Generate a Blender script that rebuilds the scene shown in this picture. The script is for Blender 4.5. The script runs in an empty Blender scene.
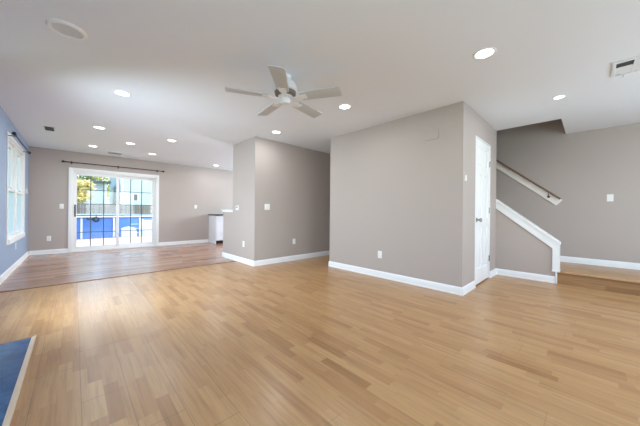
import bpy, bmesh, math, random
from mathutils import Vector, Matrix
random.seed(7)
S = bpy.context.scene
COL = S.collection

# ------------------------------------------------------------------ camera
YAW, ROLL, EYE, FPX, CY = 0.763, 0.009, 1.03, 257.163, 211.996
cam = bpy.data.cameras.new('camera')
cam.sensor_fit = 'HORIZONTAL'; cam.sensor_width = 36.0
cam.lens = FPX / 640 * 36.0
cam.shift_y = (CY - 213) / 640
cam.clip_start = 0.05
co = bpy.data.objects.new('camera', cam); COL.objects.link(co)
fw = Vector((math.sin(YAW), math.cos(YAW), 0)); rt = Vector((math.cos(YAW), -math.sin(YAW), 0)); up = Vector((0, 0, 1))
r2 = rt * math.cos(ROLL) + up * math.sin(ROLL); u2 = up * math.cos(ROLL) - rt * math.sin(ROLL)
M4 = Matrix((r2, u2, -fw)).transposed().to_4x4(); M4.translation = (0, 0, EYE)
co.matrix_world = M4
S.camera = co

# ------------------------------------------------------------------ world, sun, added fill light, exposure
w = bpy.data.worlds.new('world'); S.world = w; w.use_nodes = True
nt = w.node_tree; bg = nt.nodes['Background']
sky = nt.nodes.new('ShaderNodeTexSky'); sky.sky_type = 'NISHITA'; sky.sun_disc = False
sky.sun_elevation = math.radians(48); sky.sun_rotation = math.radians(100); sky.air_density = 1.0; sky.dust_density = 2.5
nt.links.new(sky.outputs[0], bg.inputs[0]); bg.inputs[1].default_value = 0.65

sl = bpy.data.lights.new('sun', 'SUN'); sl.energy = 2.4; sl.angle = math.radians(0.6); sl.color = (1, .96, .9)
so = bpy.data.objects.new('sun', sl); COL.objects.link(so)
so.rotation_euler = Vector((-0.72, -0.16, -0.68)).to_track_quat('-Z', 'Y').to_euler()

def area(name, loc, direction, sx, sy, power, color=(1, 1, 1), portal=False, spread=180):
    l = bpy.data.lights.new(name, 'AREA'); l.shape = 'RECTANGLE'; l.size = sx; l.size_y = sy
    l.energy = power; l.color = color; l.spread = math.radians(spread)
    if portal: l.cycles.is_portal = True
    o = bpy.data.objects.new(name, l); COL.objects.link(o); o.location = loc
    o.rotation_euler = Vector(direction).to_track_quat('-Z', 'Z').to_euler()
    return o
# portals that help the sky find the two openings in view
area('portal_slider', (0.84, 8.86, 1.0), (0, -1, 0), 1.8, 2.0, 1, portal=True)
area('portal_window', (-0.95, 7.0, 1.35), (1, 0, 0), 1.8, 1.65, 1, portal=True)
# fill lamps in two added, unseen windows of the front wall
FILL_COL = (0.70, 0.87, 1.0)
area('window_daylight', (1.6, -2.28, 1.45), (0, 1, .5), 2.2, 1.5, 27, FILL_COL)
area('window_daylight', (4.3, -2.28, 1.45), (0, 1, .15), 1.4, 1.5, 40, FILL_COL)
# added fill lamps at unseen left-hand windows and an unseen kitchen window
area('window_daylight', (-.82, -.3, 1.45), (1, .3, .4), 2.2, 1.5, 25, FILL_COL)
area('window_daylight', (-.82, 3.45, 1.30), (1, .50, -.26), .8, 1.2, 62, FILL_COL, spread=130)
area('window_daylight', (6.33, 6.6, 1.65), (-1, 0, .9), 1.8, 1.1, 135, FILL_COL)
LAMP_W = 5.0

S.view_settings.view_transform = 'Standard'; S.view_settings.look = 'None'
S.view_settings.gamma = 1.0; S.view_settings.use_curve_mapping = False
S.view_settings.exposure = 0.45
S.cycles.use_denoising = True
S.cycles.max_bounces = 10; S.cycles.diffuse_bounces = 7; S.cycles.transparent_max_bounces = 16
S.cycles.caustics_reflective = False; S.cycles.caustics_refractive = False
S.cycles.sample_clamp_indirect = 6.0

# ------------------------------------------------------------------ helpers: materials
def lin(c):
    if isinstance(c, str):
        c = [int(c[i:i + 2], 16) / 255 for i in (0, 2, 4)]
    return tuple((x / 12.92 if x <= .04045 else ((x + .055) / 1.055) ** 2.4) for x in c) + (1.0,)

class N:
    def __init__(s, name):
        s.m = bpy.data.materials.new(name); s.m.use_nodes = True
        s.t = s.m.node_tree; s.b = s.t.nodes['Principled BSDF']; s._c = None
    def new(s, k, **kw):
        n = s.t.nodes.new(k)
        for a, v in kw.items(): setattr(n, a, v)
        return n
    def link(s, a, b): s.t.links.new(a, b)
    def put(s, v, sock):
        if hasattr(v, 'default_value') or hasattr(v, 'is_linked'): s.link(v, sock)
        else: sock.default_value = v
    def coord(s):
        if not s._c:
            s._c = s.new('ShaderNodeTexCoord').outputs['Object']
        return s._c
    def math(s, op, a, b=0.0):
        n = s.new('ShaderNodeMath', operation=op); s.put(a, n.inputs[0]); s.put(b, n.inputs[1]); return n.outputs[0]
    def sep(s):
        n = s.new('ShaderNodeSeparateXYZ'); s.link(s.coord(), n.inputs[0]); return n.outputs
    def comb(s, x, y, z=0.0):
        n = s.new('ShaderNodeCombineXYZ')
        for i, v in enumerate((x, y, z)): s.put(v, n.inputs[i])
        return n.outputs[0]
    def white(s, vec):
        n = s.new('ShaderNodeTexWhiteNoise', noise_dimensions='3D'); s.link(vec, n.inputs['Vector']); return n.outputs['Value']
    def noise(s, scale, detail=3, vec=None, stretch=None, rough=.55):
        n = s.new('ShaderNodeTexNoise'); n.inputs['Scale'].default_value = scale
        n.inputs['Detail'].default_value = detail; n.inputs['Roughness'].default_value = rough
        v = vec if vec is not None else s.coord()
        if stretch:
            mp = s.new('ShaderNodeMapping'); mp.inputs['Scale'].default_value = stretch
            s.link(v, mp.inputs[0]); v = mp.outputs[0]
        s.link(v, n.inputs['Vector']); return n.outputs['Fac']
    def ramp(s, fac, stops):
        n = s.new('ShaderNodeValToRGB'); s.link(fac, n.inputs[0]); e = n.color_ramp.elements
        while len(e) > 1: e.remove(e[-1])
        e[0].position = stops[0][0]; e[0].color = lin(stops[0][1])
        for p, c in stops[1:]:
            x = e.new(p); x.color = lin(c)
        return n.outputs[0]
    def mix(s, fac, a, b, mode='MIX'):
        n = s.new('ShaderNodeMix', data_type='RGBA', blend_type=mode)
        s.put(fac, n.inputs[0]); s.put(a, n.inputs[6]); s.put(b, n.inputs[7]); return n.outputs[2]
    def bump(s, h, strength=.2, dist=.01):
        n = s.new('ShaderNodeBump'); n.inputs['Strength'].default_value = strength; n.inputs['Distance'].default_value = dist
        s.link(h, n.inputs['Height']); s.link(n.outputs[0], s.b.inputs['Normal'])
    def set(s, color=None, rough=None, metal=None, spec=None):
        if color is not None: s.put(color, s.b.inputs['Base Color'])
        if rough is not None: s.put(rough, s.b.inputs['Roughness'])
        if metal is not None: s.b.inputs['Metallic'].default_value = metal
        if spec is not None: s.b.inputs['Specular IOR Level'].default_value = spec
        return s

def paint(name, c, rough=.5, var=.04, scale=3.0, bump=0.0, bscale=120, metal=0, spec=.5):
    n = N(name); base = lin(c)
    f = n.noise(scale, 3)
    d = tuple(max(0, x * (1 - var)) for x in base[:3]) + (1,)
    l = tuple(min(1, x * (1 + var)) for x in base[:3]) + (1,)
    n.set(n.mix(f, d, l), rough, metal, spec)
    if bump: n.bump(n.noise(bscale, 2), bump, .004)
    return n.m

def plank_floor(name, along, strip_w, strip_l, tones, rough, seam_w=0.0, seam_off=0.0, seam_len=1.28, grain=.25, spec=.5, patch=None):
    n = N(name); x, y, z = n.sep()
    a, c = (y, x) if along == 'Y' else (x, y)                       # a runs along the planks, c across
    c = n.math('ADD', c, z)
    row = n.math('FLOOR', n.math('DIVIDE', c, strip_w))
    off = n.math('MULTIPLY', n.white(n.comb(row, 3.7, 1.0)), strip_l * 7)
    cell = n.math('FLOOR', n.math('DIVIDE', n.math('ADD', a, off), strip_l))
    rnd = n.white(n.comb(row, cell, 5.0))
    base = n.ramp(rnd, tones)
    gv = n.comb(n.math('ADD', n.math('MULTIPLY', a, 2.2), n.math('MULTIPLY', rnd, 40)), n.math('MULTIPLY', c, 42), 0.0)
    g = n.noise(1.0, 5, vec=gv, rough=.65)
    gr = n.ramp(g, [(.30, (.62, .60, .57)), (.55, (.95, .95, .95)), (.8, (1, 1, 1))])
    col = n.mix(grain, base, gr, 'MULTIPLY')
    if seam_w:
        f = n.math('FRACT', n.math('DIVIDE', n.math('ADD', c, seam_off), seam_w))
        e = n.math('LESS_THAN', f, .012)
        prow = n.math('FLOOR', n.math('DIVIDE', n.math('ADD', c, seam_off), seam_w))
        po = n.math('MULTIPLY', n.white(n.comb(prow, 9.1, 2.0)), 9.0)
        f2 = n.math('FRACT', n.math('DIVIDE', n.math('ADD', a, po), seam_len))
        e2 = n.math('LESS_THAN', f2, .0022)
        k = n.math('MULTIPLY', n.math('MAXIMUM', e, e2), n.math('ADD', n.math('MULTIPLY', n.noise(.9, 2), .8), n.math('MULTIPLY', n.math('LESS_THAN', x, .62), .45)))
        col = n.mix(n.math('MULTIPLY', k, .75), col, lin((.36, .25, .17)))
    n.set(col, rough, 0, spec)
    rr = n.math('ADD', n.math('MULTIPLY', n.noise(6, 3), .10), rough - .05)
    if patch:                                                       # lighter, glossier block with its own joint lines
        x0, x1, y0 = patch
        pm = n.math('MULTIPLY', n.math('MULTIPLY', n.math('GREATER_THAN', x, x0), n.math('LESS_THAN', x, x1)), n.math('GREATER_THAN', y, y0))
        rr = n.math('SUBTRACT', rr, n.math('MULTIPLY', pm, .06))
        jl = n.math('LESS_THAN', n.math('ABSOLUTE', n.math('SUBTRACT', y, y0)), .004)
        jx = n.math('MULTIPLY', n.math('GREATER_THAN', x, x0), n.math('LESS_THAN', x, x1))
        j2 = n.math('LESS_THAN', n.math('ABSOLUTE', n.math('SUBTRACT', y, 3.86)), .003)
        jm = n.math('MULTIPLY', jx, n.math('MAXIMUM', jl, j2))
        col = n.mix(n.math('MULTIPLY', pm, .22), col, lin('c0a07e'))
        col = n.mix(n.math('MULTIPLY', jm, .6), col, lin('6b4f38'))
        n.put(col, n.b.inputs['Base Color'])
    n.link(rr, n.b.inputs['Roughness'])
    n.bump(g, .03, .002)
    return n.m

def glass_mat(name, tint=(.93, .96, .95)):
    n = N(name); n.t.nodes.remove(n.b)
    tr = n.new('ShaderNodeBsdfTransparent'); tr.inputs[0].default_value = tint + (1,)
    gl = n.new('ShaderNodeBsdfGlossy'); gl.inputs['Roughness'].default_value = .02
    mx = n.new('ShaderNodeMixShader')
    mx.inputs[0].default_value = .05; n.link(tr.outputs[0], mx.inputs[1]); n.link(gl.outputs[0], mx.inputs[2])
    n.link(mx.outputs[0], n.t.nodes['Material Output'].inputs[0])
    return n.m

def emit_mat(name, c, s):
    n = N(name); n.b.inputs['Emission Color'].default_value = c + (1,); n.b.inputs['Emission Strength'].default_value = s
    n.set((.9, .9, .9, 1), .4)
    return n.m

TAUPE = 'b6aaa2'
M = dict(
    taupe=paint('taupe_wall_paint', TAUPE, .6, .025, 1.3, .12),
    blue=paint('blue_wall_paint', '93a3bd', .55, .04, 1.6, .12),
    ceil=paint('ceiling_paint', 'e9edf3', .75, .02, .8, .15, 90),
    trim=paint('white_trim_paint', 'f0f0ef', .32, .015, 4),
    door=paint('white_door_paint', 'f3f3f2', .35, .015, 4),
    vinyl=paint('white_vinyl', 'ededec', .35, .015, 4),
    grid=paint('dark_window_grid', '4a5358', .4, .05, 9),  # backlit shade of the bars is put into this grey
    black=paint('black_plastic', '16161a', .35, .1, 9),
    bronze=paint('dark_bronze_rod', '33262a', .35, .12, 30, 0, 100, .5),
    iron=paint('dark_iron_rod', '23262f', .4, .1, 30, 0, 100, .5),
    nickel=paint('satin_nickel', 'a9a49c', .3, .05, 30, 0, 100, 1.0),
    plate=paint('white_switch_plate', 'f2f0ec', .35, .01, 20),
    slot=paint('outlet_slot_grey', '77736e', .5, .05, 20),
    blade=paint('pale_grey_fan_blade', 'c9cbcc', .45, .03, 10),
    fanwhite=paint('white_fan_enamel', 'eceef0', .3, .02, 10),
    fanvent=paint('fan_vent_grey', '7b766d', .5, .2, 60),
    ventwhite=paint('white_vent_enamel', 'e4e7ea', .45, .02, 10),
    ventdark=paint('dark_vent_throat', '3d3f40', .6, .1, 30),
    grille=paint('pale_grey_speaker_mesh', 'd6d8da', .6, .06, 260),
    cab=paint('white_cabinet_paint', 'eceef2', .35, .02, 5),
    counter=paint('dark_stone_counter', '2d2a2b', .25, .35, 60),
    railwood=paint('brown_handrail_wood', '7d5e49', .4, .18, 20),
    railboard=paint('cream_rail_board', 'f2ece6', .4, .03, 8),
    strip=paint('brown_transition_strip', '7c5844', .4, .1, 20),
    hedge=paint('pale_oak_edge', 'e2cdb2', .45, .06, 20),
    lens=emit_mat('lit_lamp_lens', (1, .97, .92), 5.0),
    glass=glass_mat('window_glass'),
)
FL = [(0.0, 'b28356'), (.25, 'bc8f60'), (.55, 'c09464'), (.85, 'c49969'), (1.0, 'a87a4d')]
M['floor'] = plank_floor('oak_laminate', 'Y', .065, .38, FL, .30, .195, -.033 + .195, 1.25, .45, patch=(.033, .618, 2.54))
M['oakx'] = plank_floor('oak_landing_boards', 'Y', .065, .42, [(0, 'c19668'), (.5, 'cda376'), (1, 'b6895a')], .33, .195, 0, 1.25, .35)
M['riser'] = plank_floor('brown_oak_riser', 'Y', .065, .42, [(0, '9c744a'), (.5, 'aa8155'), (1, '8f683f')], .36, 0, 0, 1.25, .45)  # darker riser oak, part of its shade put into the tones
M['kitchen'] = plank_floor('russet_laminate', 'X', .095, .9, [(0, '9e7760'), (.4, 'ad856e'), (.75, 'ba937b'), (1, '946e57')], .21, 0, 0, 1.2, .35)

# blue hearth tile
n = N('blue_hearth_tile'); br = n.new('ShaderNodeTexBrick')
n.link(n.coord(), br.inputs['Vector'])
br.inputs['Scale'].default_value = 1; br.inputs['Brick Width'].default_value = .305; br.inputs['Row Height'].default_value = .305
br.inputs['Mortar Size'].default_value = .004; br.offset = 0
br.inputs['Color1'].default_value = lin('2f6598'); br.inputs['Color2'].default_value = lin('3a72a6'); br.inputs['Mortar'].default_value = lin('47759f')
n.set(n.mix(n.ramp(n.noise(13, 6, rough=.7), [(.35, (0, 0, 0)), (.65, (1, 1, 1))]), br.outputs[0], lin('1f4d7c')), .25); n.bump(n.noise(14, 4), .15, .004)
M['tile'] = n.m
# outdoors
def siding(name, c, pitch):
    n = N(name); x, y, z = n.sep()
    f = n.math('FRACT', n.math('DIVIDE', z, pitch))
    base = lin(c); e = n.math('LESS_THAN', f, .12)
    n.set(n.mix(n.math('MULTIPLY', e, .35), n.mix(n.noise(1.5, 3), base, tuple(x * .92 for x in base[:3]) + (1,)), lin('6d7a80')), .6)
    n.bump(f, .4, .02)
    return n.m
M['siding'] = siding('grey_blue_siding', 'c3ced6', .18)
M['siding2'] = siding('pale_green_siding', 'd3e0e0', .2)
M['deckboard'] = plank_floor('pale_deck_boards', 'X', .14, 3.0, [(0, 'b9a48c'), (.5, 'c4ae96'), (1, 'ab967e')], .6, .14, 0, 3.0, .3)
M['pool'] = paint('blue_pool_wall', '4f83d6', .4, .08, 2)
M['poolrail'] = paint('white_pool_rail', 'e4eaf2', .4, .03, 5)
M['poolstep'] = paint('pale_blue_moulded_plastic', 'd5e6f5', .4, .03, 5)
M['water'] = paint('pool_water', '2f7fc4', .05, .2, 4)
M['hose'] = paint('dark_rubber_hose', '25282e', .5, .2, 20)
M['bark'] = paint('brown_bark', '5b4a3b', .9, .3, 10)
M['roof'] = paint('grey_roof_shingle', '6c6a68', .9, .2, 20)
M['grass'] = paint('green_lawn', '6f8a45', .95, .3, 2)
n = N('weathered_fence'); x, y, z = n.sep()
rn = n.white(n.comb(n.math('FLOOR', n.math('DIVIDE', n.math('ADD', x, y), .14)), 1.0, 0.0))
n.set(n.mix(.3, n.ramp(rn, [(0, '6a5f57'), (.5, '8d7f74'), (1, '504843')]), n.ramp(n.noise(4, 4, stretch=(8, 8, .6)), [(.3, '5e564f'), (.7, 'b8aca0')])), .85)
M['fence'] = n.m
def leaf(name, a, b):
    n = N(name); n.set(n.ramp(n.noise(1.6, 3), [(.3, a), (.7, b)]), .6); return n.m
M['leafy'] = leaf('yellow_green_leaves', '8ea33c', 'd6d06a')
M['leafg'] = leaf('green_leaves', '456b3a', '86a058')
M['leafp'] = leaf('pale_yellow_leaves', 'c9b56a', 'eadf9e')

# ------------------------------------------------------------------ helpers: meshes
class MB:
    def __init__(s): s.bm = bmesh.new()
    def box(s, x0, x1, y0, y1, z0, z1, bev=0.0):
        b = bmesh.new()
        v = [b.verts.new((x, y, z)) for z in (z0, z1) for y in (y0, y1) for x in (x0, x1)]
        for f in ((0, 2, 3, 1), (4, 5, 7, 6), (0, 1, 5, 4), (2, 6, 7, 3), (0, 4, 6, 2), (1, 3, 7, 5)):
            b.faces.new([v[i] for i in f])
        if bev: bmesh.ops.bevel(b, geom=b.edges[:] , offset=bev, segments=2, profile=.7, affect='EDGES')
        s._merge(b); return s
    def _merge(s, b, mat=None):
        if mat is not None: bmesh.ops.transform(b, matrix=mat, verts=b.verts)
        me = bpy.data.meshes.new('tmp'); b.to_mesh(me); b.free()
        s.bm.from_mesh(me); bpy.data.meshes.remove(me)
    def lathe(s, prof, seg=32, mat=None):
        b = bmesh.new(); rings = []
        for r, z in prof:
            if r < 1e-6: rings.append([b.verts.new((0, 0, z))])
            else: rings.append([b.verts.new((r * math.cos(2 * math.pi * i / seg), r * math.sin(2 * math.pi * i / seg), z)) for i in range(seg)])
        for A, B in zip(rings, rings[1:]):
            for i in range(seg):
                j = (i + 1) % seg
                q = [A[i % len(A)], A[j % len(A)], B[j % len(B)], B[i % len(B)]]
                u = []
                for v in q:
                    if v not in u: u.append(v)
                if len(u) > 2: b.faces.new(u)
        bmesh.ops.recalc_face_normals(b, faces=b.faces[:])
        s._merge(b, mat); return s
    def cyl(s, p0, p1, r, seg=16, r1=None):
        p0, p1 = Vector(p0), Vector(p1); d = p1 - p0
        m = Matrix.Translation(p0) @ d.to_track_quat('Z', 'Y').to_matrix().to_4x4()
        r1 = r if r1 is None else r1
        return s.lathe([(0, 0), (r, 0), (r1, d.length), (0, d.length)], seg, m)
    def tube(s, pts, r, seg=14):
        pts = [Vector(p) for p in pts]
        for a, b in zip(pts, pts[1:]): s.cyl(a, b, r, seg)
        for p in pts[1:-1]: s.ball(p, r, 14)
        return s
    def ball(s, c, r, seg=16, sz=1.0):
        k = max(6, seg // 2)
        prof = [(r * math.sin(math.pi * i / k), -r * sz * math.cos(math.pi * i / k)) for i in range(k + 1)]
        prof[0] = (0, -r * sz); prof[-1] = (0, r * sz)
        return s.lathe(prof, seg, Matrix.Translation(Vector(c)))
    def prism(s, poly, a, b, plane='YZ', bev=0.0):
        # poly is a closed 2D outline in the named plane, extruded along the third axis from a to b
        def P(u, v, t): return {'YZ': (t, u, v), 'XZ': (u, t, v), 'XY': (u, v, t)}[plane]
        m = bmesh.new()
        A = [m.verts.new(P(u, v, a)) for u, v in poly]; B = [m.verts.new(P(u, v, b)) for u, v in poly]
        m.faces.new(A); m.faces.new(B[::-1])
        for i in range(len(poly)):
            j = (i + 1) % len(poly); m.faces.new((A[i], B[i], B[j], A[j]))
        bmesh.ops.recalc_face_normals(m, faces=m.faces[:])
        if bev: bmesh.ops.bevel(m, geom=m.edges[:], offset=bev, segments=2, profile=.7, affect='EDGES')
        s._merge(m); return s
    def sweep(s, path, prof):
        # path: 2D wall-face points, room on the right-hand side; prof: (out, z) outline
        m = bmesh.new(); rows = []
        k = len(path)
        for i, p in enumerate(path):
            p = Vector(p)
            def nrm(a, b):
                d = (Vector(b) - Vector(a)).normalized(); return Vector((d.y, -d.x))
            if i == 0: o = nrm(path[0], path[1])
            elif i == k - 1: o = nrm(path[-2], path[-1])
            else:
                n1, n2 = nrm(path[i - 1], path[i]), nrm(path[i], path[i + 1]); o = (n1 + n2) / (1 + n1.dot(n2))
            rows.append([m.verts.new((p.x + o.x * t, p.y + o.y * t, z)) for t, z in prof])
        q = len(prof)
        for A, B in zip(rows, rows[1:]):
            for i in range(q): m.faces.new((A[i], B[i], B[(i + 1) % q], A[(i + 1) % q]))
        m.faces.new(rows[0]); m.faces.new(rows[-1][::-1])
        bmesh.ops.recalc_face_normals(m, faces=m.faces[:])
        s._merge(m); return s
    def build(s, name, mat, parent=None, smooth=29, loc=None):
        me = bpy.data.meshes.new(name); s.bm.to_mesh(me); s.bm.free()
        me.materials.append(mat)
        if smooth:
            me.polygons.foreach_set('use_smooth', [True] * len(me.polygons)); me.set_sharp_from_angle(angle=math.radians(smooth))
        o = bpy.data.objects.new(name, me); COL.objects.link(o)
        if parent: o.parent = parent
        if loc: o.location = loc
        return o

def tag(o, label=None, cat=None, group=None, kind=None):
    if label: o['label'] = label
    if cat: o['category'] = cat
    if group: o['group'] = group
    if kind: o['kind'] = kind
    return o
def thing(name, label, cat, loc=(0, 0, 0), rz=0.0, group=None):
    o = bpy.data.objects.new(name, None); COL.objects.link(o); o.empty_display_size = .1
    o.location = loc; o.rotation_euler.z = rz
    return tag(o, label, cat, group)
def struct(o, label=None, cat=None): return tag(o, label, cat, None, 'structure')
def copy_tree(o, label=None, loc=None, rz=None):
    def cp(a, par):
        c = a.copy(); COL.objects.link(c)
        if par: c.parent = par
        for ch in list(a.children): cp(ch, c)
        return c
    c = cp(o, None)
    if label: c['label'] = label
    if loc: c.location = loc
    if rz is not None: c.rotation_euler.z = rz
    return c
PI = math.pi
FACE_BACK, FACE_LEFT, FACE_RIGHT = 0.0, -PI / 2, PI / 2      # wall things are built looking towards local -Y

# ------------------------------------------------------------------ the room
H = 2.44
XB, YB, XW, YD, YE, XK, XS, XC, YC, YH = -.74, 8.653, 3.523, 1.095, 3.411, 5.194, 6.25, 2.45, 4.337, 5.74
YF, YT, YO = -2.2, 5.03, .29        # front wall, floor change, near edge of the stair opening
Y_PART = 5.26                       # where the full-height part of the column ends

struct(MB().box(XB - .15, XS + .15, YF - .15, YT, -.15, 0).build('floor', M['floor'], smooth=0), 'light oak laminate strip floor of the living room', 'floor')
struct(MB().box(XB - .15, XS + .15, YT, YB + .15, -.15, 0).build('floor_kitchen', M['kitchen'], smooth=0), 'reddish brown laminate floor by the sliding door', 'floor')
struct(MB().box(XB, XC + .001, YT - .02, YT + .02, 0, .007, .003).build('trim_1', M['strip']), 'thin brown strip between the two wood floors', 'trim')
c = MB().box(XB - .15, XK, YF - .15, YB + .15, H, H + .28).box(XK, XS + .15, YF - .15, YO, H, H + .28).box(XK, XS + .15, 3.9, YB + .15, H, H + .28)
struct(c.build('ceiling', M['ceil'], smooth=0), 'flat white ceiling dotted with recessed lights', 'ceiling')

WY0, WY1, WZ0, WZ1 = 6.14, 7.87, .56, 2.13                   # blue wall window opening
LV = (3.15, 3.78, .7, 2.2)  # added unseen window, to light the column and dining ceiling
LW = (-1.4, .8, .7, 2.2)                                      # added unseen side window, to hold a fill lamp
struct(MB().box(XB - .15, XB, YF - .15, LW[0], 0, H).box(XB - .15, XB, LW[1], LV[0], 0, H).box(XB - .15, XB, LV[1], WY0, 0, H).box(XB - .15, XB, LV[0], LV[1], 0, LV[2]).box(XB - .15, XB, LV[0], LV[1], LV[3], H).box(XB - .15, XB, LW[0], LW[1], 0, LW[2]).box(XB - .15, XB, LW[0], LW[1], LW[3], H).box(XB - .15, XB, WY1, YB + .15, 0, H).box(XB - .15, XB, WY0, WY1, 0, WZ0).box(XB - .15, XB, WY0, WY1, WZ1, H)
       .build('wall_left', M['blue'], smooth=0), 'blue painted wall with the tall white window', 'wall')
SX0, SX1, SZ = -.035, 1.715, 1.985                           # sliding door opening
struct(MB().box(XB, SX0, YB, YB + .15, 0, H).box(SX1, XS, YB, YB + .15, 0, H).box(SX0, SX1, YB, YB + .15, SZ, H)
       .build('wall_back', M['taupe'], smooth=0), 'taupe wall with the sliding glass door', 'wall')
KW = (5.7, 7.5, 1.1, 2.2)                                     # added kitchen window, out of sight, to hold a fill lamp
struct(MB().box(XS, XS + .15, YF - .15, KW[0], 0, 4.9).box(XS, XS + .15, KW[1], YB + .15, 0, 4.9).box(XS, XS + .15, KW[0], KW[1], 0, KW[2]).box(XS, XS + .15, KW[0], KW[1], KW[3], 4.9).build('wall_right', M['taupe'], smooth=0), 'taupe stairwell wall carrying the handrail', 'wall')
FW = [(.5, 2.7, .7, 2.2), (3.6, 5.0, .7, 2.2)]  # added unseen front windows, openings for fill lamps
f = MB().box(XB, .5, YF - .15, YF, 0, H).box(2.7, 3.6, YF - .15, YF, 0, H).box(5.0, XS, YF - .15, YF, 0, H)
for a, b, z0, z1 in FW: f.box(a, b, YF - .15, YF, 0, z0).box(a, b, YF - .15, YF, z1, H)
struct(f.build('wall_front', M['taupe'], smooth=0), 'taupe wall behind the viewer', 'wall')
DX0, DX1, DZ = 4.03, 4.80, 2.115                             # closet door opening
struct(MB().box(XW, XW + .11, YD, YE, 0, H).build('wall_closet', M['taupe'], smooth=0), 'broad taupe closet wall in the middle of the room', 'wall')
struct(MB().box(XW + .11, DX0, YD, YD + .11, 0, H).box(DX1, XK, YD, YD + .11, 0, H).box(DX0, DX1, YD, YD + .11, DZ, H)
       .build('wall_closet_door', M['taupe'], smooth=0), 'narrow taupe wall holding the white closet door', 'wall')
struct(MB().box(XW + .11, XK - .11, YE - .11, YE, 0, H).build('wall_hallway', M['taupe'], smooth=0), 'taupe closet wall along the hallway', 'wall')
struct(MB().box(XK - .11, XK, YD + .11, YC, 0, 4.9).build('wall_stairs', M['taupe'], smooth=0), 'taupe wall closing the stairs', 'wall')
struct(MB().box(XC, XS, YC, YC + .12, 0, H).box(XC, XC + .12, YC + .12, Y_PART, 0, H)
       .build('wall_kitchen', M['taupe'], smooth=0), 'taupe wall end standing between kitchen and living room', 'wall')
struct(MB().box(XC, XC + .12, Y_PART, YH, 0, 1.005).build('wall_half', M['taupe'], smooth=0), 'low half wall beside the kitchen cabinet', 'wall')
t2 = MB().box(XC - .035, XC + .155, Y_PART, YH + .04, 1.035, 1.062, .006).box(XC - .02, XC + .14, Y_PART, YH + .024, 1.005, 1.035, .008)
struct(t2.build('trim_2', M['trim']), 'white cap on the low half wall', 'trim')
# upstairs walls around the stair opening
struct(MB().box(XK - .11, XK, YO - .1, YD + .11, H + .28, 4.9).box(XK, XS, YO - .1, YO, H + .28, 4.9).box(XK - .11, XS, 3.9, 4.0, H + .28, 4.9)
       .build('wall_upstairs', M['taupe'], smooth=0), 'taupe upper wall around the stair opening', 'wall')
struct(MB().box(XK - .11, XS, YO - .1, 4.0, 4.9, 5.0).build('ceiling_upstairs', M['ceil'], smooth=0), 'ceiling over the stairs', 'ceiling')

# baseboards
PROF = [(0, 0), (.018, 0), (.018, .012), (.013, .020), (.013, .078), (.008, .092), (.003, .100), (0, .100)]
def lift(p, z): return [(a, b + z) for a, b in p]
def base(name, path, z=0.0, label=None): struct(MB().sweep(path, lift(PROF, z)).build(name, M['trim'], smooth=25), label or 'white baseboard', 'baseboard')
base('baseboard_left', [(XB, 3.09), (XB, YB)], label='white baseboard under the blue wall')
base('baseboard_back', [(XB + .018, YB), (SX0 - .066, YB)], label='white baseboard left of the sliding door')
base('baseboard_back.001', [(SX1 + .068, YB), (3.195, YB)], label='white baseboard right of the sliding door')
base('baseboard_kitchen', [(XC + .12, YH), (XC, YH), (XC, YC), (XK - .11, YC)], label='white baseboard around the kitchen wall end')
base('baseboard_closet', [(XK - .11, YE), (XW, YE), (XW, YD), (DX0, YD)], label='white baseboard along the broad closet wall')
base('baseboard_stairs', [(DX1 + .002, YD), (XK, YD), (XK, .345)], label='white baseboard below the sloping stair wall')
base('baseboard_right', [(XS, .36), (XS, YF)], .19, label='white baseboard above the wooden landing')

# sloping stair wall and its white trim
YK0, YK1 = .30, YD                  # low end and high end
ZK0, ZK1 = .60, 1.265
struct(MB().prism([(YK0 + .02, 0), (YK1, 0), (YK1, ZK1 - .02), (YK0 + .02, ZK0 - .02)], XK, XK + .11).build('wall_stair_slope', M['taupe'], smooth=0), 'low taupe stair wall with sloping white cap', 'wall')
sk = MB()
sk.prism([(YK0, ZK0 - .02), (YK1, ZK1 - .02), (YK1, ZK1 - .145), (YK0 + .075, ZK0 - .083), (YK0 + .075, .19), (YK0, .19)], XK - .018, XK, bev=.003)
sk.prism([(YK0 + .0, ZK0 - .02), (YK1, ZK1 - .02), (YK1, ZK1 + .012), (YK0 - .012, ZK0 + .010), (YK0 - .012, ZK0 - .025)], XK - .030, XK + .140, bev=.004)

sk.box(XK - .026, XK + .135, YK0 - .012, YK0 + .080, .172, .192, .003)
sk.box(XK - .018, XK + .0, YK0 + .02, YK0 + .040, 0, .175, .002)
sk.prism([(XK - .0165, YK0 - .004), (XK + .128, YK0 - .004), (XK + .128, YK0 + .02), (XK - .0165, YK0 + .02)], .19, ZK0 - .015, 'XY')
struct(sk.build('trim_3', M['trim'], smooth=0), 'white sloping cap and end post of the stair wall', 'trim')

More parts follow.
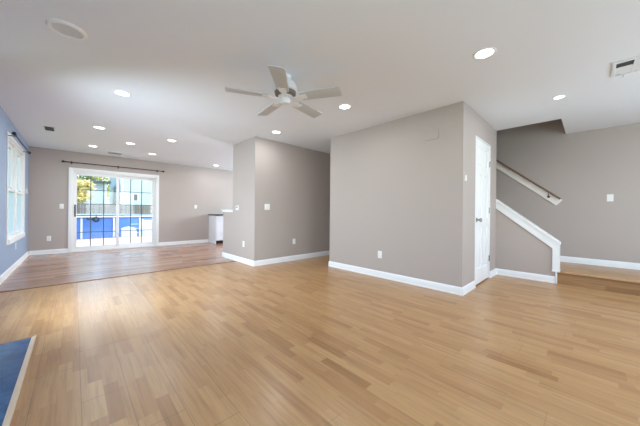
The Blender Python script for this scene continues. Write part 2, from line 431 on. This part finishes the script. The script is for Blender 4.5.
# ------------------------------------------------------------------ sliding glass door
d = struct(thing('door_1', 'white sliding glass door looking out on the blue pool', 'door', (SX0, YB, 0)))
W = SX1 - SX0
MB().box(-.066, 0, -.02, 0, 0, SZ + .066, .004).box(W, W + .066, -.02, 0, 0, SZ + .066, .004).box(0, W, -.02, 0, SZ, SZ + .066, .004).build('casing', M['trim'], d)
MB().box(0, .02, 0, .14, 0, SZ).box(W - .02, W, 0, .14, 0, SZ).box(.02, W - .02, 0, .14, SZ - .03, SZ).box(.02, W - .02, 0, .14, 0, .035).build('frame', M['vinyl'], d)
def sash(x0, x1, y, handle):
    zb, zt, st = .035, SZ - .03, .062
    f = MB().box(x0, x0 + st, y, y + .04, zb, zt, .003).box(x1 - st, x1, y, y + .04, zb, zt, .003)
    f.box(x0 + st, x1 - st, y, y + .04, zb, zb + .085, .003).box(x0 + st, x1 - st, y, y + .04, zt - .072, zt, .003)
    f = f.build('sash', M['vinyl'], d)
    gx0, gx1, g0, g1 = x0 + st, x1 - st, zb + .085, zt - .072
    MB().box(gx0 - .004, gx1 + .004, y + .024, y + .028, g0 - .004, g1 + .004).build('glass', M['glass'], f, smooth=0)
    g = MB()
    for i in (1, 2):
        x = gx0 + (gx1 - gx0) * i / 3; g.box(x - .009, x + .009, y + .012, y + .022, g0, g1)
    for i in (1, 2, 3, 4):
        z = g0 + (g1 - g0) * i / 5; g.box(gx0, gx1, y + .013, y + .021, z - .008, z + .008)
    tag(g.build('muntin_grid', M['grid'], f, smooth=0), 'dark grid of bars across the glass')
    if handle:
        h = MB().box(x0 + .02, x0 + .045, y - .006, y, .86, 1.16, .003)
        h.tube([(x0 + .032, y, .90), (x0 + .032, y - .04, .92), (x0 + .032, y - .04, 1.10), (x0 + .032, y, 1.12)], .009)
        tag(h.build('handle', M['black'], f), 'black door pull')
sash(.02, .905, .03, True)
sash(.845, W - .02, .08, False)

# ------------------------------------------------------------------ blue wall window (two double hung units)
d = struct(thing('window_1', 'tall white double window in the blue wall', 'window', (XB, WY0, WZ0)))
WW, WH = WY1 - WY0, WZ1 - WZ0
cs = MB().box(0, .012, -.075, 0, -.075, WH + .075, .004).box(0, .012, WW, WW + .075, -.075, WH + .075, .004)
cs.box(0, .012, 0, WW, WH, WH + .075, .004).box(0, .03, 0, WW, -.075, 0, .004)
cs.build('casing', M['trim'], d)
MB().box(-.13, 0, -.0, .02, 0, WH).box(-.13, 0, WW - .02, WW, 0, WH).box(-.13, 0, .02, WW - .02, WH - .02, WH).box(-.13, 0, .02, WW - .02, 0, .02).box(-.13, .0, WW / 2 - .045, WW / 2 + .045, .02, WH - .02).build('frame', M['vinyl'], d)
for y0, y1 in ((.02, WW / 2 - .045), (WW / 2 + .045, WW - .02)):
    for k, (z0, z1, x) in enumerate(((.02, WH / 2 + .02, -.006), (WH / 2 - .02, WH - .02, -.042))):
        f = MB().box(x - .035, x, y0, y0 + .045, z0, z1, .003).box(x - .035, x, y1 - .045, y1, z0, z1, .003)
        f.box(x - .035, x, y0 + .045, y1 - .045, z0, z0 + .045, .003).box(x - .035, x, y0 + .045, y1 - .045, z1 - .045, z1, .003)
        f = f.build('sash', M['vinyl'], d)
        MB().box(x - .020, x - .016, y0 + .041, y1 - .041, z0 + .041, z1 - .041).build('glass', M['glass'], f, smooth=0)
        if k == 0:
            ym = (y0 + y1) / 2
            tag(MB().box(x - .02, x + .006, ym - .025, ym + .025, z1, z1 + .014, .003).build('sash_lock', M['nickel'], f), 'small metal sash lock')

# casings of the added front windows, unseen behind the viewer
for i, (a, b, z0, z1) in enumerate(FW):
    d = struct(thing(f'window_{i + 2}', 'white framed front window behind the viewer', 'window', (a, YF, z0)))
    w_, h_ = b - a, z1 - z0
    MB().box(-.07, 0, 0, .02, -.07, h_ + .07).box(w_, w_ + .07, 0, .02, -.07, h_ + .07).box(0, w_, 0, .02, h_, h_ + .07).box(0, w_, 0, .02, -.07, 0).build('casing', M['trim'], d)

for i, (x, rz, (a, b, z0, z1)) in enumerate(((XB, PI / 2, LW), (XS, -PI / 2, KW), (XB, PI / 2, LV))):
    d = struct(thing(f'window_{i + 4}', 'white framed side window out of the picture', 'window', (x, a if rz > 0 else b, z0), rz))
    w_, h_ = b - a, z1 - z0
    MB().box(-.07, 0, -.02, 0, -.07, h_ + .07).box(w_, w_ + .07, -.02, 0, -.07, h_ + .07).box(0, w_, -.02, 0, h_, h_ + .07).box(0, w_, -.02, 0, -.07, 0).build('casing', M['trim'], d)

# ------------------------------------------------------------------ closet door
d = struct(thing('door_2', 'white six panel closet door with a metal knob', 'door', (DX0, YD, 0)))
w_ = DX1 - DX0
MB().box(0, .018, -.004, .11, 0, DZ, .002).box(w_ - .018, w_, -.004, .11, 0, DZ, .002).box(.018, w_ - .018, -.004, .11, DZ - .018, DZ, .002).build('jamb', M['trim'], d)
a, b, z0, z1 = .022, w_ - .022, .018, DZ - .022
s_ = MB().box(a, b, .012, .042, z0, z1)
st, mid = .11, (a + b) / 2
for x0, x1 in ((a, a + st), (mid - .05, mid + .05), (b - st, b)): s_.box(x0, x1, .002, .013, z0, z1, .003)
rails = ((z0, z0 + .22), (.82, .97), (1.60, 1.71), (z1 - .11, z1))
for r0, r1 in rails:
    s_.box(a + st - .004, mid - .046, .002, .013, r0, r1, .003); s_.box(mid + .046, b - st + .004, .002, .013, r0, r1, .003)
for (_, r0), (r1, _) in zip(rails, rails[1:]):
    for x0, x1 in ((a + st, mid - .05), (mid + .05, b - st)): s_.box(x0 + .025, x1 - .025, .005, .013, r0 + .025, r1 - .025, .006)
slab = s_.build('slab', M['door'], d)
k = MB().lathe([(0, 0), (.032, 0), (.032, .006), (.012, .010), (.011, .030), (.022, .036), (.029, .048), (.027, .060), (.015, .068), (0, .069)], 24, Matrix.Translation((a + .06, .002, .94)) @ Matrix.Rotation(PI / 2, 4, 'X'))
tag(k.build('knob', M['nickel'], slab), 'round satin metal knob')
for z in (.32, 1.08, 1.81):
    hg = MB().cyl((b + .002, -.006, z - .045), (b + .002, -.006, z + .045), .007, 12).box(b - .022, b + .0, -.001, .003, z - .044, z + .044)
    tag(hg.build('hinge', M['nickel'], d), 'metal hinge')

# ------------------------------------------------------------------ stairs: wooden landing and steps
st = thing('staircase', 'light oak landing and steps rising behind the sloping stair wall', 'stairs', (XK, YO, 0))
L0 = YF - YO
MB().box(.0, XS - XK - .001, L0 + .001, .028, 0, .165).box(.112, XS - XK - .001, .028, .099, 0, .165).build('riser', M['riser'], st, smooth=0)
MB().box(-.028, XS - XK - .001, L0 + .001, -.0125, .165, .19, .006).box(.137, XS - XK - .001, -.0125, .074, .165, .19).build('landing_tread', M['oakx'], st)
for i in range(1, 13):
    zt, y0 = .19 * (i + 1), .10 + .226 * (i - 1)
    stp = MB().box(.112, XS - XK - .001, y0, y0 + .25, zt - .19 if i > 1 else .001, zt - .025)
    o = stp.build('step', M['trim'], st, smooth=0)
    MB().box(.112, XS - XK - .001, y0 - .025, y0 + .25, zt - .025, zt, .005).build('tread', M['oakx'], o)

# handrail on its white backing board
hr = thing('handrail', 'brown wooden handrail on a white sloping board on the stairwell wall', 'handrail', (XS, .35, 1.22))
sl_ = (2.115 - 1.279) / (1.304 - .323)
Y1 = 2.2
def zz(y): return (y - (-.027)) * sl_ + .059                  # upper edge of the board
tag(MB().prism([(-.027, .059), (Y1, zz(Y1)), (Y1, zz(Y1) - .165), (.055, zz(.055) - .165)], -.02, 0, bev=.003).build('backing_board', M['railboard'], hr), 'white sloping board')
ra = Vector((-.065, .0, zz(.0) - .004)); rb = Vector((-.065, Y1, zz(Y1) - .004))
rl = MB(); dr = (rb - ra).normalized(); nr = Vector((0, -dr.z, dr.y))
bmx = bmesh.new(); rings = []
for p in (ra, rb):
    rings.append([bmx.verts.new(p + Vector((1, 0, 0)) * (  .017 * math.cos(t)) + nr * (.016 * math.sin(t))) for t in [2 * PI * i / 16 for i in range(16)]])
for i in range(16): bmx.faces.new((rings[0][i], rings[0][(i + 1) % 16], rings[1][(i + 1) % 16], rings[1][i]))
bmx.faces.new(rings[0]); bmx.faces.new(rings[1][::-1]); bmesh.ops.recalc_face_normals(bmx, faces=bmx.faces[:])
rl._merge(bmx); tag(rl.build('rail', M['railwood'], hr), 'brown wooden rail')
for y in (.16, 1.1, 2.0):
    z = zz(y) - .02
    b_ = MB().tube([(-.02, y, z - .075), (-.060, y, z - .07), (-.065, y, z - .018)], .006).cyl((-.02, y, z - .075), (-.026, y, z - .075), .02, 14)
    tag(b_.build('bracket', M['bronze'], hr), 'dark metal rail bracket')

# ------------------------------------------------------------------ hearth
h = thing('hearth', 'flat blue tiled hearth edged in pale wood beside the blue wall', 'hearth', (XB, 1.3, 0))
MB().box(.001, .503, .03, 1.735, .0, .018, .002).build('tile_bed', M['tile'], h)
e = MB().prism([(.503, .03), (.527, 0), (.527, 1.765), (.503, 1.735)], 0, .022, 'XY', .002)
tag(e.build('edge_trim', M['hedge'], h), 'pale wooden edging')
tag(MB().prism([(.001, 1.735), (.503, 1.735), (.527, 1.765), (.001, 1.765)], 0, .012, 'XY', .001).build('edge_trim', M['strip'], h), 'thin darker edging at the far end')
MB().prism([(.001, 0), (.527, 0), (.503, .03), (.001, .03)], 0, .022, 'XY', .002).build('edge_trim', M['hedge'], h)

# ------------------------------------------------------------------ kitchen base cabinets
def cabinet(x, w_, label):
    c = thing('base_cabinet', label, 'cabinet', (x, 8.05, 0))
    D = YB - 8.05 - .001
    MB().box(0, w_ - .002, .02, D, .10, .89, .002).build('body', M['cab'], c)
    tag(MB().box(.012, w_ - .002, .075, D, 0, .10).build('toe_kick', M['counter'], c, smooth=0), 'dark recessed toe kick')
    MB().box(0, .012, .02, D, 0, .10).build('side_foot', M['cab'], c, smooth=0)
    dr_ = MB().box(.02, w_ - .02, 0, .02, .735, .875, .004).build('drawer', M['cab'], c)
    MB().tube([(w_ / 2 - .06, 0, .80), (w_ / 2 - .06, -.025, .80), (w_ / 2 + .06, -.025, .80), (w_ / 2 + .06, 0, .80)], .006).build('handle', M['iron'], dr_)
    dm = MB()
    dm.box(.02, .08, 0, .02, .12, .715, .003).box(w_ - .08, w_ - .02, 0, .02, .12, .715, .003).box(.08, w_ - .08, 0, .02, .12, .18, .003).box(.08, w_ - .08, 0, .02, .655, .715, .003).box(.08, w_ - .08, .008, .02, .18, .655)
    dd = dm.build('door', M['cab'], c)
    MB().tube([(w_ - .05, 0, .56), (w_ - .05, -.025, .56), (w_ - .05, -.025, .68), (w_ - .05, 0, .68)], .006).build('handle', M['iron'], dd)
cabinet(3.205, .60, 'white kitchen base cabinet showing past the end of the low half wall')
tag(MB().box(3.18, 3.83, 8.02, YB - .001, .89, .925, .005).build('countertop', M['counter']), 'dark stone countertop over the white base cabinet', 'countertop')

# ------------------------------------------------------------------ wall plates
def outlet(label, loc, rz):
    o = thing('wall_outlet', label, 'outlet', loc, rz, 'white duplex wall outlets')
    MB().box(-.036, .036, -.006, 0, -.058, .058, .003).build('cover_plate', M['plate'], o)
    for z in (-.022, .022):
        s = MB().prism([(.016 * math.cos(t), z + .015 * math.sin(t)) for t in [2 * PI * i / 14 for i in range(14)]], -.009, -.006, 'XZ').build('socket', M['plate'], o)
        tag(MB().box(-.008, -.005, -.0098, -.009, z - .003, z + .007).box(.005, .008, -.0098, -.009, z - .003, z + .007).box(-.002, .002, -.0098, -.009, z - .010, z - .006).build('slot', M['slot'], s, smooth=0), 'dark plug slots')
    return o
def switch(label, loc, rz, gangs=1):
    o = thing('light_switch', label, 'light switch', loc, rz, 'white light switches')
    hw = .036 + .023 * (gangs - 1)
    MB().box(-hw, hw, -.006, 0, -.058, .058, .003).build('cover_plate', M['plate'], o)
    for g in range(gangs):
        x = (g - (gangs - 1) / 2) * .046
        MB().box(x - .0165, x + .0165, -.0085, -.006, -.033, .033, .002).build('rocker', M['plate'], o)
    return o
switch('white light switch just left of the sliding glass door', (-.215, YB, 1.11), FACE_BACK)
switch('white light switch on the back wall between sliding door and kitchen cabinet', (2.794, YB, 1.16), FACE_BACK)
switch('wide double light switch on the shaded face of the kitchen wall end', (2.72, YC, 1.12), FACE_BACK, 2)
switch('white light switch alone on the stairwell wall above the landing', (XS, -.235, 1.30), FACE_LEFT)
outlet('white wall outlet low on the back wall left of the sliding door', (-.42, YB, .36), FACE_BACK)
outlet('white wall outlet low on the sunlit narrow face of the kitchen wall end', (XC, 4.762, .378), FACE_LEFT)
outlet('white wall outlet low on the shaded wall leading into the hallway', (3.39, YC, .40), FACE_BACK)
outlet('white wall outlet low on the broad closet wall', (XW, 2.296, .362), FACE_LEFT)
outlet('white wall outlet on the blue wall under the window', (XB, 6.96, .387), FACE_RIGHT)
o = thing('thermostat', 'small white thermostat on the sunlit narrow face of the kitchen wall end', 'thermostat', (XC, 5.02, 1.10), FACE_LEFT)
MB().box(-.055, .055, -.024, 0, -.045, .045, .006).build('housing', M['plate'], o)
MB().box(-.03, .03, -.0255, -.024, -.005, .028).build('display', M['slot'], o, smooth=0)
o = thing('wall_control', 'small white control box beside the closet door', 'wall control', (3.603, YD, 1.48), FACE_BACK)
MB().box(-.022, .022, -.016, 0, -.036, .036, .004).build('housing', M['plate'], o)
MB().box(-.010, .010, -.019, -.016, -.012, .012, .002).build('button', M['plate'], o)
o = thing('wall_sensor', 'small white sensor on the blue wall near the corner', 'sensor', (XB, 8.242, 1.411), FACE_RIGHT)
MB().box(-.03, .03, -.022, 0, -.05, .05, .006).build('housing', M['plate'], o)
MB().ball((0, -.022, .015), .012, 12).build('lens', M['slot'], o)
o = MB().box(-.09, .09, -.007, 0, -.06, .06, .003).build('blank_plate', M['taupe'], loc=(XW, 1.49, 2.09)); o.rotation_euler.z = FACE_LEFT
tag(o, 'painted over blank cover plate high on the broad closet wall', 'cover plate')

# ------------------------------------------------------------------ curtain rods
def rod(label, loc, rz, length, mat):
    r = thing('curtain_rod', label, 'curtain rod', loc, rz)
    MB().cyl((0, -.085, 0), (length, -.085, 0), .010, 14).build('rod', mat, r)
    for x, s in ((0, -1), (length, 1)):
        MB().lathe([(0, 0), (.014, 0), (.014, .010), (.009, .016), (.020, .028), (.026, .045), (.020, .062), (.008, .070), (0, .072)], 20, Matrix.Translation((x, -.085, 0)) @ Matrix.Rotation(s * PI / 2, 4, 'Y')).build('finial', mat, r)
    for x in ((.10, length / 2, length - .10) if length > 1.9 else (.10, length - .10)):
        MB().box(x - .012, x + .012, -.004, 0, -.035, .035, .001).tube([(x, -.004, -.012), (x, -.085, -.012)], .006).cyl((x - .006, -.085, 0), (x + .006, -.085, 0), .015, 14).build('bracket', mat, r)
rod('dark bronze curtain rod above the sliding glass door', (-.15, YB, 2.17), FACE_BACK, 1.98, M['bronze'])
rod('dark curtain rod above the window on the blue wall', (XB, 5.98, 2.16), FACE_RIGHT, 1.70, M['iron'])

# ------------------------------------------------------------------ ceiling lights
G = 'lit recessed ceiling lights'
def downlight(label, x, y, k=.9):
    o = thing('recessed_light', label, 'ceiling light', (x, y, H), 0, G)
    MB().lathe([(.076 * k, .0), (.078 * k, -.006), (.092 * k, -.005), (.100 * k, 0), (.076 * k, 0)], 36).build('trim_ring', M['fanwhite'], o)
    tag(MB().lathe([(0, -.003), (.077 * k, -.003), (.077 * k, -.001), (0, -.001)], 36).build('lens', M['lens'], o), 'glowing white lens')
    l = bpy.data.lights.new('downlight_lamp', 'AREA'); l.shape = 'DISK'; l.size = .15 * k; l.energy = LAMP_W; l.color = (.88, .95, 1)
    lo = bpy.data.objects.new('downlight_lamp', l); COL.objects.link(lo); lo.parent = o; lo.location = (0, 0, -.008)
    return o
for x, y, lab in [
    (.41, 3.89, 'lit recessed ceiling light nearest the unlit round speaker grille'),
    (.30, 5.79, 'lit recessed ceiling light nearest the small vent by the blue wall'),
    (1.41, 5.80, 'lit recessed light of the dining cluster on the side nearest the kitchen wall end'),
    (.85, 6.69, 'lit recessed light in the middle of the five over the dining end'),
    (.29, 7.56, 'lit recessed light straight in front of the left half of the sliding door'),
    (1.40, 7.53, 'lit recessed light straight in front of the right half of the sliding door'),
    (3.16, 7.97, 'lit recessed ceiling light above the white kitchen cabinet'),
    (2.58, 3.84, 'lit recessed ceiling light in front of the kitchen wall end'),
    (2.60, 2.26, 'lit recessed ceiling light right of the fan, beside the broad closet wall'),
    (2.60, .645, 'largest lit recessed ceiling light, nearest the viewer'),
    (4.21, .256, 'lit recessed ceiling light between closet door and stair opening')]:
    downlight(lab, x, y, .62 if x > 4 else .9)
sp = thing('ceiling_speaker', 'unlit round white ceiling speaker grille at the upper left', 'ceiling speaker', (-.048, 2.829, H))
MB().lathe([(.088, -.004), (.091, -.016), (.108, -.016), (.118, -.004), (.118, 0), (.088, 0)], 40).build('rim', M['trim'], sp)
MB().lathe([(0, -.010), (.082, -.008), (.084, -.004), (.084, -.001), (0, -.001)], 40).build('grille', M['grille'], sp)

# ------------------------------------------------------------------ ceiling vents
def vent(label, x0, x1, y0, y1, nsl, along):
    cx, cy = (x0 + x1) / 2, (y0 + y1) / 2; hx, hy = (x1 - x0) / 2, (y1 - y0) / 2
    v = thing('ceiling_vent', label, 'ceiling vent', (cx, cy, H))
    fr = .024
    MB().box(-hx, hx, -hy, -hy + fr, -.010, 0, .003).box(-hx, hx, hy - fr, hy, -.010, 0, .003).box(-hx, -hx + fr, -hy + fr, hy - fr, -.010, 0, .003).box(hx - fr, hx, -hy + fr, hy - fr, -.010, 0, .003).build('frame', M['ventwhite'], v)
    MB().box(-hx + fr, hx - fr, -hy + fr, hy - fr, -.002, 0).build('throat', M['ventdark'], v, smooth=0)
    for i in range(nsl):
        t = (i + .5) / nsl; q = (hy - fr) / nsl
        y = -hy + fr + t * 2 * (hy - fr)
        MB().prism([(y - q * .50, -.011), (y + q * .30, -.003), (y + q * .40, -.002), (y - q * .40, -.010)], -hx + fr, hx - fr, 'YZ').build('louver', M['ventwhite'], v, smooth=0)
    return v
v = vent('white ceiling vent with dark opening at the right edge near the stairs', 3.60, 3.965, -.50, -.145, 0, 'Y')
MB().box(-.16, .16, .033, .045, -.009, -.001).build('divider', M['ventwhite'], v, smooth=0)
def slats(xs, y0, y1):
    for x in xs:
        MB().prism([(x - .014, -.0025), (x + .010, -.010), (x + .012, -.009), (x - .012, -.0015)], y0, y1, 'XZ').build('louver', M['ventwhite'], v, smooth=0)
slats([-.148 + .018 * i for i in range(17)], -.154, .033)
slats([-.150] + [-.008 + .018 * i for i in range(9)], .045, .154)
tag(MB().box(.150, .160, .085, .10, -.032, -.008, .002).ball((.155, .092, -.034), .010, 10).build('lever', M['ventwhite'], v), 'small white damper lever')
vent('small louvered ceiling vent near the blue wall window', -.40, -.24, 6.30, 6.66, 7, 'X')
vent('thin ceiling vent just above the sliding glass door', .58, .87, 8.0, 8.22, 6, 'X')

# ------------------------------------------------------------------ ceiling fan
FX, FY = 1.581, 2.19
fan = thing('ceiling_fan', 'white five blade ceiling fan in the middle of the living room ceiling', 'ceiling fan', (FX, FY, H))
MB().lathe([(0, 0), (.060, 0), (.062, -.012), (.055, -.030), (.050, -.045), (0, -.045)], 36).build('canopy', M['fanwhite'], fan)
mt = MB().lathe([(0, -.035), (.056, -.035), (.072, -.048), (.096, -.070), (.113, -.098), (.122, -.130), (.123, -.160), (.112, -.170), (0, -.170)], 40).build('motor_housing', M['fanwhite'], fan)
tag(MB().lathe([(0, -.169), (.112, -.169), (.106, -.200), (.090, -.212), (0, -.212)], 40).build('vent_band', M['fanvent'], mt), 'grey slotted band under the motor')
MB().lathe([(0, -.211), (.075, -.211), (.075, -.225), (.050, -.232), (.049, -.272), (.042, -.288), (.022, -.296), (0, -.297)], 36).build('switch_cup', M['fanwhite'], fan)
ZB = -.232
blade0 = None
def blade_mesh():
    m = bmesh.new(); R0, R1, w0, w1 = .175, .588, .115, .145
    out = [(R0, -w0 / 2), (R0 + .03, -w0 / 2 - .004), (R1 - .015, -w1 / 2), (R1 - .004, -w1 / 2 + .005), (R1, -w1 / 2 + .016), (R1, w1 / 2 - .016), (R1 - .004, w1 / 2 - .005), (R1 - .015, w1 / 2), (R0 + .03, w0 / 2 + .004), (R0, w0 / 2)]
    b = MB().prism(out, -.004, .004, 'XY', .0015)
    return b
ANG = [10.8 + 72 * i for i in range(5)]
pitch = math.radians(-11)
for i, a in enumerate(ANG):
    if i == 0:
        bl = blade_mesh(); bmesh.ops.transform(bl.bm, matrix=Matrix.Rotation(pitch, 4, 'X'), verts=bl.bm.verts)
        blade0 = bl.build('blade', M['blade'], fan)
        ir = MB().prism([(.060, -.018), (.13, -.014), (.165, -.04), (.235, -.036), (.235, .036), (.165, .04), (.13, .014), (.060, .018)], -.010, -.005, 'XY', .001)
        bmesh.ops.transform(ir.bm, matrix=Matrix.Rotation(pitch * .8, 4, 'X'), verts=ir.bm.verts)
        for x, y in ((.19, -.02), (.19, .02), (.22, 0)): ir.ball((x, y, -.011 - .18 * y * 0), .006, 8)
        iron0 = ir.build('blade_iron', M['fanwhite'], blade0)
        bl_o = blade0
    else:
        bl_o = blade0.copy(); COL.objects.link(bl_o); bl_o.parent = fan
        i2 = iron0.copy(); COL.objects.link(i2); i2.parent = bl_o
    bl_o.location = (0, 0, ZB); bl_o.rotation_euler.z = math.radians(a)

# ------------------------------------------------------------------ outdoors
struct(MB().box(-3, 7, YB + .15, YB + .70, 2.62, 2.75).build('roof_eave', M['trim'], smooth=0), 'roof eave over the sliding door', 'eave')  # unseen eave added to keep sun out of the door
struct(MB().box(-30, 40, YB + .15, 60, -.75, -.45).build('ground_lawn', M['grass'], smooth=0), 'lawn beyond the deck', 'ground')
struct(MB().box(-30, XB - .15, -10, YB + .15, -.75, -.45).build('ground_lawn.001', M['grass'], smooth=0), 'lawn beside the house', 'ground')
struct(MB().box(-3, 7, YB + .16, 13.75, -.16, -.08).build('floor_deck', M['deckboard'], smooth=0), 'pale wooden deck outside the sliding door', 'deck')
PX, PY, PR = .4, 17.0, 3.7
pl = thing('swimming_pool', 'round blue above ground pool with white rim outside the sliding door', 'pool', (PX, PY, -.45))
PT = .79 + .45
MB().lathe([(PR - .03, .02), (PR, .0), (PR, PT - .04), (PR - .03, PT - .04), (PR - .03, .02)], 96).build('pool_wall', M['pool'], pl)
MB().lathe([(PR - .12, PT - .045), (PR + .06, PT - .05), (PR + .07, PT - .02), (PR + .05, PT), (PR - .12, PT), (PR - .12, PT - .045)], 96).build('top_rail', M['poolrail'], pl)
MB().lathe([(0, PT - .16), (PR - .03, PT - .16)], 64).build('water', M['water'], pl)
for k in range(24):
    a = -PI / 2 + math.radians(-3 + 15 * k)
    p = MB().box(-.028, .028, -.04, .0, .0, PT - .05, .008)
    bmesh.ops.transform(p.bm, matrix=Matrix.Translation((PR * math.cos(a), PR * math.sin(a), 0)) @ Matrix.Rotation(a + PI / 2, 4, 'Z'), verts=p.bm.verts)
    p.build('upright', M['poolrail'], pl)
# pale upright panels and slats against the pool, on the deck
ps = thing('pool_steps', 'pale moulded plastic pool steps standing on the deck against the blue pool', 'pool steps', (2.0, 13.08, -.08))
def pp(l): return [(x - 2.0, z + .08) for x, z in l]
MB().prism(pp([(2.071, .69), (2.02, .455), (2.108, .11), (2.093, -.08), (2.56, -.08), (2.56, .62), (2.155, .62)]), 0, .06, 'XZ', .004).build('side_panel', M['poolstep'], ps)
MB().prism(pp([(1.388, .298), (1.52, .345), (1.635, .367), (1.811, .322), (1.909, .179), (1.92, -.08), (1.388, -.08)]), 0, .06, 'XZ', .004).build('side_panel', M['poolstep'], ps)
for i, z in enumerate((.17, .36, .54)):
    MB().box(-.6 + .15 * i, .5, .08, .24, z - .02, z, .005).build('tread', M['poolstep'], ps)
hz = thing('pool_hose', 'dark bundle of hose hung on the near pool rim', 'hose', (.62, 13.19, .685))
hm = MB()
for k in range(3):
    hm.tube([(.09 * math.cos(t) * (1 - .15 * k), -.03 * k, -.02 + .085 * math.sin(t) * (1 - .12 * k)) for t in [2 * PI * i / 16 for i in range(17)]], .022, 8)
hm.tube([(0, 0, .07), (0, .0, .13), (0, .10, .13)], .015, 8).build('coil', M['hose'], hz)
MB().tube([(-.05, .0, .02), (-.15, .0, -.03), (-.24, .0, -.01), (-.27, .0, .06)], .02, 8).build('loose_end', M['hose'], hz)
# fence
fn = thing('picket_fence', 'weathered grey board fence behind the pool', 'fence', (-1.4, 22, -.45))
fm = MB()
for i in range(90):
    x = .14 * i; hh = 1.86 + random.uniform(-.015, .015)
    fm.prism([(x, 0), (x + .128, 0), (x + .128, hh - .03), (x + .1, hh), (x + .028, hh), (x, hh - .03)], 0, .02, 'XZ')
fm.build('board_panel', M['fence'], fn, smooth=0)
for q in (.3, 1.5): MB().box(0, 12.6, .02, .06, q, q + .09).build('rail', M['fence'], fn, smooth=0)
for i in range(6): MB().box(2.4 * i - .0, 2.4 * i + .09, .02, .11, 0, 1.88).build('post', M['fence'], fn, smooth=0)
# neighbours' houses
def house(name, label, x0, x1, y0, y1, z1, mat, roof_h, wins):
    b = thing(name, label, 'house', ((x0 + x1) / 2, y0, -.45))
    hw = (x1 - x0) / 2; D = y1 - y0
    MB().box(-hw, hw, 0, D, 0, z1 + .45).build('wall', mat, b, smooth=0)
    zt = z1 + .45
    MB().prism([(-.35, zt - .06), (D / 2, zt + roof_h), (D + .35, zt - .06), (D + .35, zt + .1), (D / 2, zt + roof_h + .18), (-.35, zt + .1)], -hw - .3, hw + .3, 'YZ').build('roof', M['roof'], b, smooth=0)
    for q in (-hw - .06, hw - .1): MB().box(q, q + .16, -.02, .1, 0, zt).build('corner_board', M['trim'], b, smooth=0)
    for wx, wz, ww, wh in wins:
        f = MB().box(wx - ww / 2 - .08, wx + ww / 2 + .08, -.03, 0, wz - .08, wz + wh + .08).build('window', M['trim'], b, smooth=0)
        MB().box(wx - ww / 2, wx + ww / 2, -.04, -.03, wz, wz + wh).build('pane', M['slot'], f, smooth=0)
house('neighbor_house', 'low grey blue sided house beyond the fence', -7.5, 1.85, 27, 33, 3.25, M['siding'], .12, [])
house('neighbor_house', 'tall pale green sided house beyond the fence', 2.75, 9.8, 26, 36, 5.6, M['siding2'], 1.6, [(-2.6, 2.3, .25, .5), (1.6, 2.2, .9, 1.2)])
# trees
def tree(label, x, y, hgt, rad, mat, nl, trunk=2.0, seed=1):
    rr = random.Random(seed)
    t = thing('tree', label, 'tree', (x, y, -.45))
    tm = MB().cyl((0, 0, 0), (.1, 0, trunk + rad * .4), .14, 10, .08)
    for k in range(5):
        a = k * 1.26 + .3; tm.cyl((.05, 0, trunk * .8), (math.cos(a) * rad * .6, math.sin(a) * rad * .6, hgt - rad * .7), .06, 7, .02)
    tm.build('trunk', M['bark'], t)
    bm = bmesh.new()
    cl = [Vector((rr.uniform(-.7, .7) * rad, rr.uniform(-.7, .7) * rad, hgt - rad + rr.uniform(-.75, .7) * rad)) for _ in range(14)]
    for i in range(nl):
        c = rr.choice(cl); p = c + Vector((rr.gauss(0, 1), rr.gauss(0, 1), rr.gauss(0, .85))).normalized() * rad * .45 * rr.random() ** .4
        s = rr.uniform(.07, .14) * 1.3
        q = Matrix.Rotation(rr.uniform(0, 6.28), 3, 'Z') @ Matrix.Rotation(rr.uniform(0, 3.14), 3, 'X')
        bm.faces.new([bm.verts.new(p + q @ Vector(v)) for v in ((-s, 0, 0), (0, -s * .55, .02), (s, 0, 0), (0, s * .55, .02))])
    f = MB(); f._merge(bm); f.build('foliage', mat, t, smooth=0)
tree('dark green tree at the left behind the pale house', -.1, 37, 7.4, 1.9, M['leafg'], 2600, 2.4, 3)
tree('yellow green tree showing above the low house roof', 2.4, 40, 7.0, 2.2, M['leafy'], 2600, 2.6, 5)
tree('pale yellow bushy tree just behind the fence at the left', -.1, 24.2, 3.9, 1.0, M['leafp'], 1500, .8, 8)
